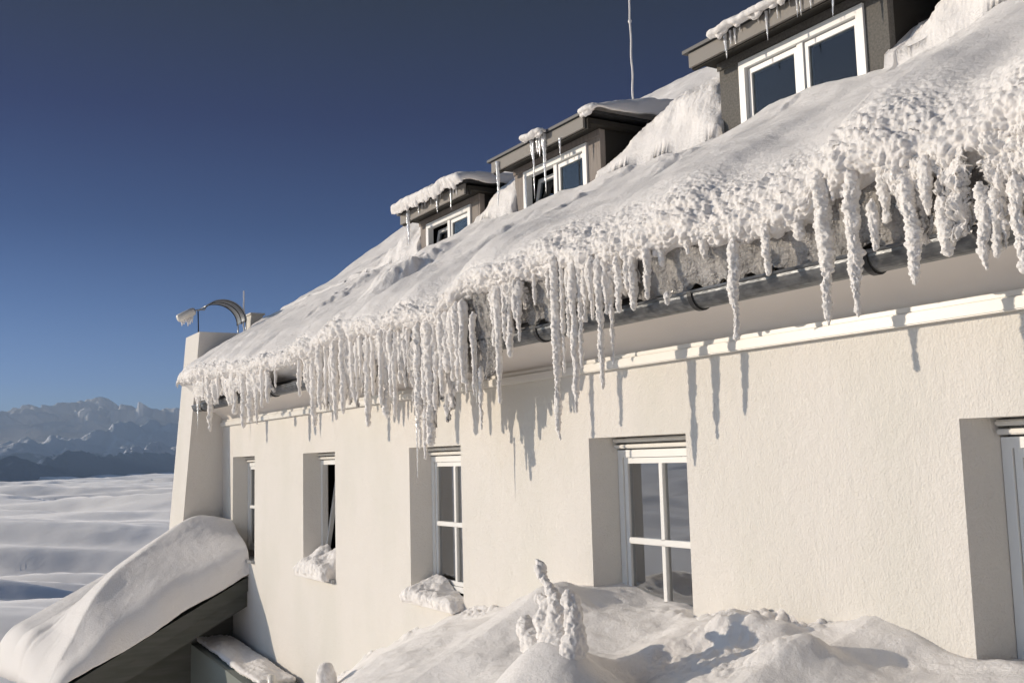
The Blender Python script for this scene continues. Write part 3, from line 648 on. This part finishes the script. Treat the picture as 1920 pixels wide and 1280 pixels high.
# icicles of the dormers
def dorm_ic(zone, lst, Y):
    global sd_
    for i, (x, yt, yb, wpx) in enumerate(sorted(lst)):
        sd_ += 5; A = at(x, yt, Y=Y); B = at(x, yb, Y=Y); D = np.dot(B-CAM, ax)
        o = icicle(A[0]*.5+B[0]*.5, Y, A[2]+.02, B[2], wpx/2/FOC*D, 'clear', sd_)
        ln = 'short' if yb-yt < 25 else 'long' if yb-yt > 45 else 'mid-length'
        tag(o, f'{ln} clear icicle, {ORD[i]} from the left of {len(lst)} on the {zone} dormer roof edge', 'icicle', 'clear icicles on the dormers')
dorm_ic('left', [(785, 383, 404, 4), (791, 378, 396, 4), (797, 374, 392, 4), (808, 370, 388, 3), (815, 362, 380, 3), (820, 364, 400, 7), (826, 358, 374, 4), (829, 356, 368, 3), (845, 348, 395, 4), (850, 345, 366, 6), (855, 344, 368, 5), (766, 397, 462, 9)], .76)
dorm_ic('middle', [(997, 252, 300, 8), (1001, 262, 374, 5), (1007, 250, 290, 8), (1012, 248, 296, 7), (1017, 246, 285, 7), (1022, 246, 364, 9), (934, 306, 392, 8), (1050, 262, 296, 5)], .76)
dorm_ic('right', [(1361, 45, 112, 10), (1370, 48, 86, 7), (1378, 44, 84, 8), (1387, 40, 62, 5), (1421, 18, 46, 5), (1438, 12, 78, 8), (1443, 8, 28, 6), (1458, -8, 37, 7), (1470, -12, 14, 5), (1480, -14, 14, 5), (1494, -20, 35, 6), (1501, -22, 32, 6), (1519, -26, 18, 7), (1561, -40, 36, 8)], .76)

# ------------------------------------------------------------------ lumps of snow
def caps(pts): return list(zip(pts[:-1], pts[1:]))
def blob(name, parts, m, seed, vox=.012, amp=1, cell=.05, soft=10):
    """one mesh grown from capsules (x,y,z,r)->(x,y,z,r) with a frosty crust"""
    bm = bmesh.new()
    for a, b in parts:
        a = Vector(a[:3]), a[3]; b = Vector(b[:3]), b[3]; L = (b[0]-a[0]).length; k = max(2, int(L/(min(a[1], b[1])*.45))+1)
        for i in range(k):
            t = i/(k-1); bmesh.ops.create_icosphere(bm, subdivisions=2, radius=a[1]*(1-t)+b[1]*t, matrix=Matrix.Translation(a[0].lerp(b[0], t)))
    me = bpy.data.meshes.new(name); bm.to_mesh(me); bm.free(); o = link(bpy.data.objects.new(name, me))
    md = o.modifiers.new('r', 'REMESH'); md.mode = 'VOXEL'; md.voxel_size = vox; md.use_smooth_shade = True
    sm = o.modifiers.new('s', 'SMOOTH'); sm.iterations = soft; sm.factor = .6
    dg = bpy.context.evaluated_depsgraph_get(); ev = o.evaluated_get(dg); m2 = bpy.data.meshes.new_from_object(ev)
    o.modifiers.clear(); o.data = m2; nvt = len(m2.vertices)
    co = np.zeros(nvt*3, np.float32); m2.vertices.foreach_get('co', co); co = co.reshape(-1, 3).astype(float)
    no = np.zeros(nvt*3, np.float32); m2.vertices.foreach_get('normal', no); no = no.reshape(-1, 3)
    d = amp*((domes(co, cell, seed)*cell*.5+domes(co, cell*.45, seed+4)*cell*.25)-cell*.2)+amp*.3*cell*fbm(co, 6, 3, seed)
    co = co+no*d[:, None]; m2.vertices.foreach_set('co', co.astype(np.float32).ravel()); m2.update()
    m2.materials.clear(); m2.materials.append(m); m2.polygons.foreach_set('use_smooth', [True]*len(m2.polygons))
    return o
def caps(pts): return list(zip(pts[:-1], pts[1:]))
# snow on the sills
def loaf(name, x0, x1, yf, yb, zb, H, label, group, seed, knob=.012, tap=.10):
    """a drift lying on a ledge: H = heights along x at the front and at the back"""
    n = int((x1-x0)/.009); m = 70; xs = np.linspace(x0, x1, n); P = np.zeros((n, m, 3))
    for i, x in enumerate(xs):
        e = math.sqrt(max(0, 1-(1-min(1, (x-x0)/tap, (x1-x)/tap))**2)); hf = interp(x, [(x0+(x1-x0)*q[0], q[1]) for q in H]); hb = interp(x, [(x0+(x1-x0)*q[0], q[2]) for q in H])
        for j in range(m):
            t = j/(m-1)
            if t < .4: a = t/.4; y = yf-.035*math.sin(a*math.pi)*e+.05*a**3; z = zb+hf*e*(1-(1-a)**1.7)
            else: q = (t-.4)/.6; y = yf+.05+(yb-yf-.05)*q; z = zb+e*(hf+(hb-hf)*q*q*(3-2*q))
            P[i, j] = (x, y, z)
    for _ in range(12): P[1:-1, 1:-1] = (P[1:-1, 1:-1]*2+P[:-2, 1:-1]+P[2:, 1:-1]+P[1:-1, :-2]+P[1:-1, 2:])/6
    N = gnormals(P); N *= -1 if N[n//2, m-5, 2] < 0 else 1
    front = 1-sstep(.30, .6, np.arange(m)/(m-1))[None]
    o_ = .03*fbm(P, 5, 3, seed)+front*(domes(P, .035, seed)*knob+domes(P, .016, seed+2)*knob*.7)+.004*fbm(P, 20, 3, seed)
    P = P+N*(o_*sstep(0, .1, np.arange(m)/(m-1))[None])[..., None]
    o = grid(name, P, M['snow'], flip=True); md = o.modifiers.new('t', 'SOLIDIFY'); md.thickness = .012; md.offset = -1
    return tag(o, label, 'snow heap', group)
h = holes[4]; loaf('sill_snow', h[0]-.02, h[1]-.10, -.10, REV-.01, ZB-.012, [(0, .10, .18), (.2, .20, .34), (.38, .22, .36), (.5, .20, .24), (.68, .22, .36), (.85, .18, .32), (1, .10, .2)], 'double-humped heap of snow on the sill of the window with the tilted sash', 'snow heaps on the sills', 5)
h = holes[3]; loaf('sill_snow', h[0]-.0, h[1]-.01, -.09, REV-.01, ZB-.012, [(0, .07, .14), (.18, .13, .25), (.36, .14, .22), (.5, .11, .10), (.75, .10, .08), (.9, .14, .12), (1, .10, .10)], 'low uneven heap of snow on the sill of the narrow four-pane window', 'snow heaps on the sills', 9)
h = holes[2]; loaf('sill_snow', h[0]+.02, h[1]-.02, -.07, REV-.01, ZB-.012, [(0, .3, .36), (.5, .26, .3), (1, .2, .24)], 'snow drift filling the sill of the large window above the bank', 'snow heaps on the sills', 12)

# snow caps on the dormer roofs
def cap(x0, x1, y0, y1, z, th, label, seed, taper=.16, rise=.12):
    nx, ny = 150, 60; P = np.zeros((nx, ny, 3)); xs = np.linspace(x0, x1, nx)
    for i, x in enumerate(xs):
        ex = min(1, (x-x0)/taper, (x1-x)/taper); ex = math.sqrt(max(0, 1-(1-ex)**2))
        for j in range(ny):
            t = j/(ny-1)
            if t < .35: a = t/.35*math.pi*.5; y = y0-.05*math.sin(a*2)*ex-.02; zz_ = z-.02*ex+(th)*(ex)*math.sin(a)**.8 if t > 0 else z-.03*ex
            else: q = (t-.35)/.65; y = y0-.02+(y1-y0)*q; zz_ = z+th*ex+(rise*q)*ex
            P[i, j] = (x, y, zz_)
    P[..., 1] -= .018*domes(P, .06, seed)*1.0; P[..., 2] += .02*fbm(P, 5, 3, seed)
    P[:, :4, 2] -= (.03*np.maximum(0, fbm(P[:, :4]*[1, 0, 0], 22, 3, seed+2)))
    o = grid('roof_snow_patch', P, M['snow'], flip=True); md = o.modifiers.new('s', 'SOLIDIFY'); md.thickness = .02
    return tag(o, label, 'snow cap', 'snow caps on the dormer roofs')
cap(-11.40, -9.60, .71, 2.2, 3.02, .10, 'rounded snow cap covering the left dormer roof', 3)
cap(-8.38, -8.03, .74, 1.5, 3.10, .03, 'small slab of snow and ice on the middle of the middle dormer roof', 5, .08)
cap(-7.46, -7.24, .80, 2.4, 3.10, .035, 'snow ridge along the right verge of the middle dormer roof', 7, .10, .34)
cap(-5.66, -3.9, .75, 2.2, 3.15, .025, 'thin iced snow cap on the right dormer roof edge', 11, .08)

# ================================================================== PORCH at lower left
porch = empty('porch'); tag(porch, 'lean-to porch with dark green timber gable and thick snow, at the lower left', 'porch')
def py(Y): return -1.60+.51*Y
b = MB(); b.prism([(-.002, py(0)-.45), (-2.35, py(-2.35)-.45), (-2.35, -9), (-.002, -9)], 'x', -18.4, -15.87); b.build('porch_wall', M['green'], porch)
MB().prism([(-.003, py(0)-.02), (-2.62, py(-2.62)-.02), (-2.62, py(-2.62)-.10), (-.003, py(0)-.10)], 'x', -18.8, -15.14).build('porch_roof', M['green'], porch)
MB().prism([(-.003, py(0)+.0), (-2.64, py(-2.64)+.0), (-2.64, py(-2.64)-.20), (-.003, py(0)-.20)], 'x', -15.14, -15.10).build('upper_bargeboard', M['green'], porch)
MB().prism([(-.003, py(0)-.19), (-2.63, py(-2.63)-.19), (-2.63, py(-2.63)-.42), (-.003, py(0)-.42)], 'x', -15.20, -15.145).build('lower_bargeboard', M['green'], porch)
MB().prism([(-.003, py(0)-.11), (-2.6, py(-2.6)-.11), (-2.6, py(-2.6)-.14), (-.003, py(0)-.14)], 'x', -15.86, -15.21).build('porch_soffit', M['timber'], porch)
def porch_snow():
    ny, nx = 240, 230; ys = np.linspace(.02, -2.56, ny); P = np.zeros((ny, nx, 3))
    CX = [(-3.2, -15.25), (-2.42, -15.42), (-2.2, -15.6), (-1.94, -15.8), (-1.5, -16.05), (-1.0, -16.2), (-.4, -16.25), (0, -15.95)]
    CZ = [(-3.2, -3.1), (-2.6, -2.86), (-2.42, -2.70), (-2.2, -2.30), (-1.94, -1.80), (-1.5, -1.40), (-1.0, -1.05), (-.55, -.77), (-.35, -.72), (-.1, -.80), (.02, -.84)]
    def sm(T):
        v = interp(ys, T); k = np.exp(-(np.arange(-24, 25)/11.)**2); k /= k.sum(); return np.convolve(np.pad(v, 24, 'edge'), k, 'valid')
    cxs, czs = sm(sorted(CX)), sm(sorted(CZ))
    for i, y in enumerate(ys):
        cx = cxs[i]; cz = czs[i]; e0 = py(y)+.0; xe = -15.12+.015*math.sin(y*9)
        far = min(-.95+.53*y, -.95+.53*y)
        for j in range(nx):
            t = j/(nx-1)
            if t < .5:
                q = t/.5; x = xe+(cx-xe)*q+.20*sstep(-.65, -.1, y)*math.sin(math.pi*min(1, q*1.15+.02))*(1-q); hh = cz-e0; z = e0+hh*(.36*(1-math.exp(-q/.09))+.64*q**1.35)+.02*math.sin(y*5+q*4)
            else:
                q = (t-.5)/.5; x = cx+(-18.85-cx)*q; s = q*q*(3-2*q)
                z = cz+(far-cz)*min(1, s*2.2 if s < .4545 else 1)-.10*q
                if q > .9: z -= .35*((q-.9)/.1)**2
            te = i/(ny-1); y2 = .02+te*(-2.58-.42*max(0, (-x-15.4))/3.4-.02); z += .51*(y2-y)
            P[i, j] = (x, y2, z)
    # smooth along the crest
    for _ in range(16): P[1:-1, 1:-1, 2] = (P[1:-1, 1:-1, 2]*2+P[:-2, 1:-1, 2]+P[2:, 1:-1, 2]+P[1:-1, :-2, 2]+P[1:-1, 2:, 2])/6
    # front eave: drop the last rows to the roof edge
    ti = (np.arange(ny)/(ny-1))[:, None]; tt = np.clip((ti-.90)/.10, 0, 1); tt = 1-np.sqrt(1-tt**2)
    rz = py(P[..., 1])-.02
    P[..., 2] += .045*fbm(P*[1, .35, 1], 1.1, 2, 7)+.004*fbm(P, 9, 3, 9)
    P[..., 2] = P[..., 2]*(1-tt)+rz*tt; P[..., 1] -= .03*np.sin(np.clip((ti-.86)/.14, 0, 1)*math.pi)*(1+.4*fbm(P*[1, 0, 0], 1.6, 2, 8))
    # streaks running down the lit side
    P[..., 2] += .035*np.minimum(0, fbm(P*[6, .8, 0], 1, 2, 17))*sstep(-15.9, -16.6, P[..., 0])
    o = grid('porch_snow', P, M['snow'], flip=False)
    # skirt closing the sides
    md = o.modifiers.new('t', 'SOLIDIFY'); md.thickness = .05; md.offset = -1
    tag(o, 'thick drifted snow heaped on the porch roof, shaded on its near side', 'snow', kind='stuff')
porch_snow()
# sloping snow-topped parapet beside the facade
A = at(437, 1195, Y=-.05); B = at(548, 1272, Y=-.10)
par = empty('sloping_parapet'); tag(par, 'grey sloping parapet against the facade with snow on top, below the porch shadow', 'parapet')
dz = (B[2]-A[2])/(B[0]-A[0]); x1 = B[0]; x0 = A[0]-.3
MB().prism([(x0, A[2]-.3*dz-.06), (x1+1.6, B[2]+1.6*dz-.06), (x1+1.6, -9), (x0, -9)], 'y', -.62, -.004).build('parapet_wall', M['grey_wall'], par)
rows = []
for yy, rr in ((-.10, .05), (-.18, .055), (-.26, .055), (-.34, .055), (-.42, .05), (-.50, .045)):
    rows += caps([(x0+(x1-x0)*t, yy, A[2]-.3*dz+(x1-x0)*t*dz-.01+.015*math.sin(t*13+yy*9), rr*(1+.18*math.sin(t*9+yy*20))) for t in np.linspace(0, 1, 9)])
ps = blob('parapet_snow', rows, M['snow'], 41, .02, .5); tag(ps, 'strip of snow lying along the sloping parapet', 'snow')
pp = MB().tube([(x1+.02, -.38, B[2]+.05), (x1+.12, -.40, B[2]+.06), (x1+.17, -.41, B[2]), (x1+.17, -.42, B[2]-.12)], [.05, .055, .055, .045], 12).build('pipe_end', M['white'], None, True); tag(pp, 'white bent pipe end poking out of the snow at the foot of the facade', 'pipe')

# ================================================================== SNOW BANK in front of the facade
WZ = [(-16, -4.6), (-13, -3.4), (-11.4, -2.42), (-10.6, -2.05), (-9.73, -1.71), (-9.0, -1.50), (-8.47, -1.36), (-7.9, -1.24), (-7.27, -1.12), (-6.8, -1.0), (-6.44, -.96), (-5.93, -1.06), (-5.3, -1.09), (-4.9, -.98), (-4.63, -.955), (-4.22, -.99), (-3.84, -.93), (-3.46, -1.0), (-3.25, -1.01), (-2.6, -1.0), (3, -1.0)]
def bank_z(X, Y):
    z = np.interp(X, [p[0] for p in WZ], [p[1] for p in WZ])
    d = np.maximum(0, -Y)
    z = z-(.13+.20*sstep(-5.2, -7.0, X)+.27*sstep(-7.6, -9.6, X))*d-.03*d**2
    z = z+.10*np.exp(-((d-.45)/.35)**2)*sstep(-8.5, -6.5, X)*np.exp(-((X+6.4)/1.0)**2)
    return z
LUMPS = []      # (px, py, Y, rx, ry, h)
def bank():
    xs = [-15.0]
    while xs[-1] < 3: x = xs[-1]; xs.append(x+(.013+.0018*abs(x+3) if x < -1.5 else .06))
    xs = np.array(xs); ys = np.concatenate([np.linspace(.27, -2.6, 230), np.linspace(-2.65, -7.5, 60)])
    X, Y = np.meshgrid(xs, ys, indexing='ij'); Z = bank_z(X, Y)
    for (cx, cy, rx, ry, hh) in [(-4.86, -1.38, .34, .26, .18), (-5.3, -1.2, .5, .34, .09), (-4.65, -.95, .28, .25, -.04), (-3.3, -1.2, .4, .3, .08), (-2.9, -.25, .35, .25, .05), (-6.45, -.35, .35, .3, .05), (-8.2, -.8, .7, .5, .05)]:
        Z += hh*np.exp(-(((X-cx)/rx)**2+((Y-cy)/ry)**2)**1.3)
    for (px, pyy, rx, ry, hh, ex) in [(1385, 1225, .17, .16, .085, 2.0), (1450, 1235, .14, .11, .07, 1.8), (1530, 1210, .24, .09, .06, 1.6), (1600, 1235, .34, .12, .04, 1.6), (1285, 1232, .22, .14, -.07, 1.5), (1160, 1240, .22, .14, -.05, 1.5), (1700, 1250, .3, .2, .05, 1.3), (1480, 1268, .2, .14, .07, 1.8)]:
        c = at(px, pyy, Z=-1.12); a = R(38); dx = X-c[0]; dy = Y-c[1]; u = dx*math.cos(a)+dy*math.sin(a); v = -dx*math.sin(a)+dy*math.cos(a)
        Z += hh*np.exp(-((u/rx)**2+(v/ry)**2)**ex)
    P = np.stack([X, Y, Z], -1)
    soft = fbm(P*[1, 1.4, 0], 1.3, 4, 3); Z += .045*soft
    wall_ = np.exp(-((Y+.05)/.10)**2); knob = wall_*sstep(-.2, .3, fbm(P, 2.1, 2, 19))
    rough = sstep(.0, .5, fbm(P*[1, 1, 0], 1.6, 3, 29))*sstep(-5.6, -4.9, X)
    Z += knob*(domes(P, .07, 2)*.055)+rough*(domes(P, .05, 7)*.018)+.006*fbm(P, 22, 3, 9)*(.4+rough)
    Z += .03*knob*np.maximum(0, fbm(P, 9, 2, 55))
    # drop outside the bank so that nothing floats
    Z = Z-1.5*sstep(-5.5, -7.5, Y)
    P[..., 2] = Z
    tag(grid('snow_bank', P, M['snow'], flip=False), 'sunlit snow bank piled against the facade', kind='structure')
bank()
def P3(x, y, Y): v = at(x, y, Y=Y); return tuple(float(q) for q in v)
def pr(x, y, Y, wpx): v = at(x, y, Y=Y); return (float(v[0]), float(v[1]), float(v[2]), float(wpx/2/FOC*np.dot(v-CAM, ax)))
o = blob('frosted_stump', caps([pr(1008, 1050, -1.25, 12), pr(1013, 1066, -1.25, 22), pr(1020, 1086, -1.26, 13), pr(1032, 1106, -1.27, 22), pr(1046, 1130, -1.28, 38), pr(1050, 1170, -1.3, 60)])
         + caps([pr(1067, 1122, -1.3, 36), pr(1076, 1150, -1.31, 44), pr(1080, 1190, -1.33, 44), pr(1070, 1240, -1.36, 62), pr(1066, 1290, -1.38, 76)])
         + caps([pr(1026, 1136, -1.3, 30), pr(1022, 1165, -1.31, 46), pr(1032, 1200, -1.33, 56), pr(1040, 1280, -1.36, 80)])
         + caps([pr(984, 1166, -1.28, 26), pr(992, 1186, -1.3, 40), pr(1008, 1220, -1.33, 56), pr(1024, 1270, -1.36, 60)]) + caps([pr(1046, 1185, -1.3, 56), pr(1056, 1240, -1.34, 76)])
         + caps([pr(1012, 1120, -1.27, 18), pr(1022, 1130, -1.29, 22)]), M['snow'], 71, .008, 1.0, .034, 7)
tag(o, 'knobbly snow-crusted stump with one thin arm pointing up, in front of the large window', 'snow stump')
o = blob('snow_lump', caps([pr(612, 1258, -.75, 36), pr(612, 1285, -.75, 44), pr(612, 1310, -.75, 50)]), M['snow'], 83, .014, .5, .05)
tag(o, 'small round snow knob at the lower left foot of the bank', 'snow lump', 'snow lumps on the bank')
haze()
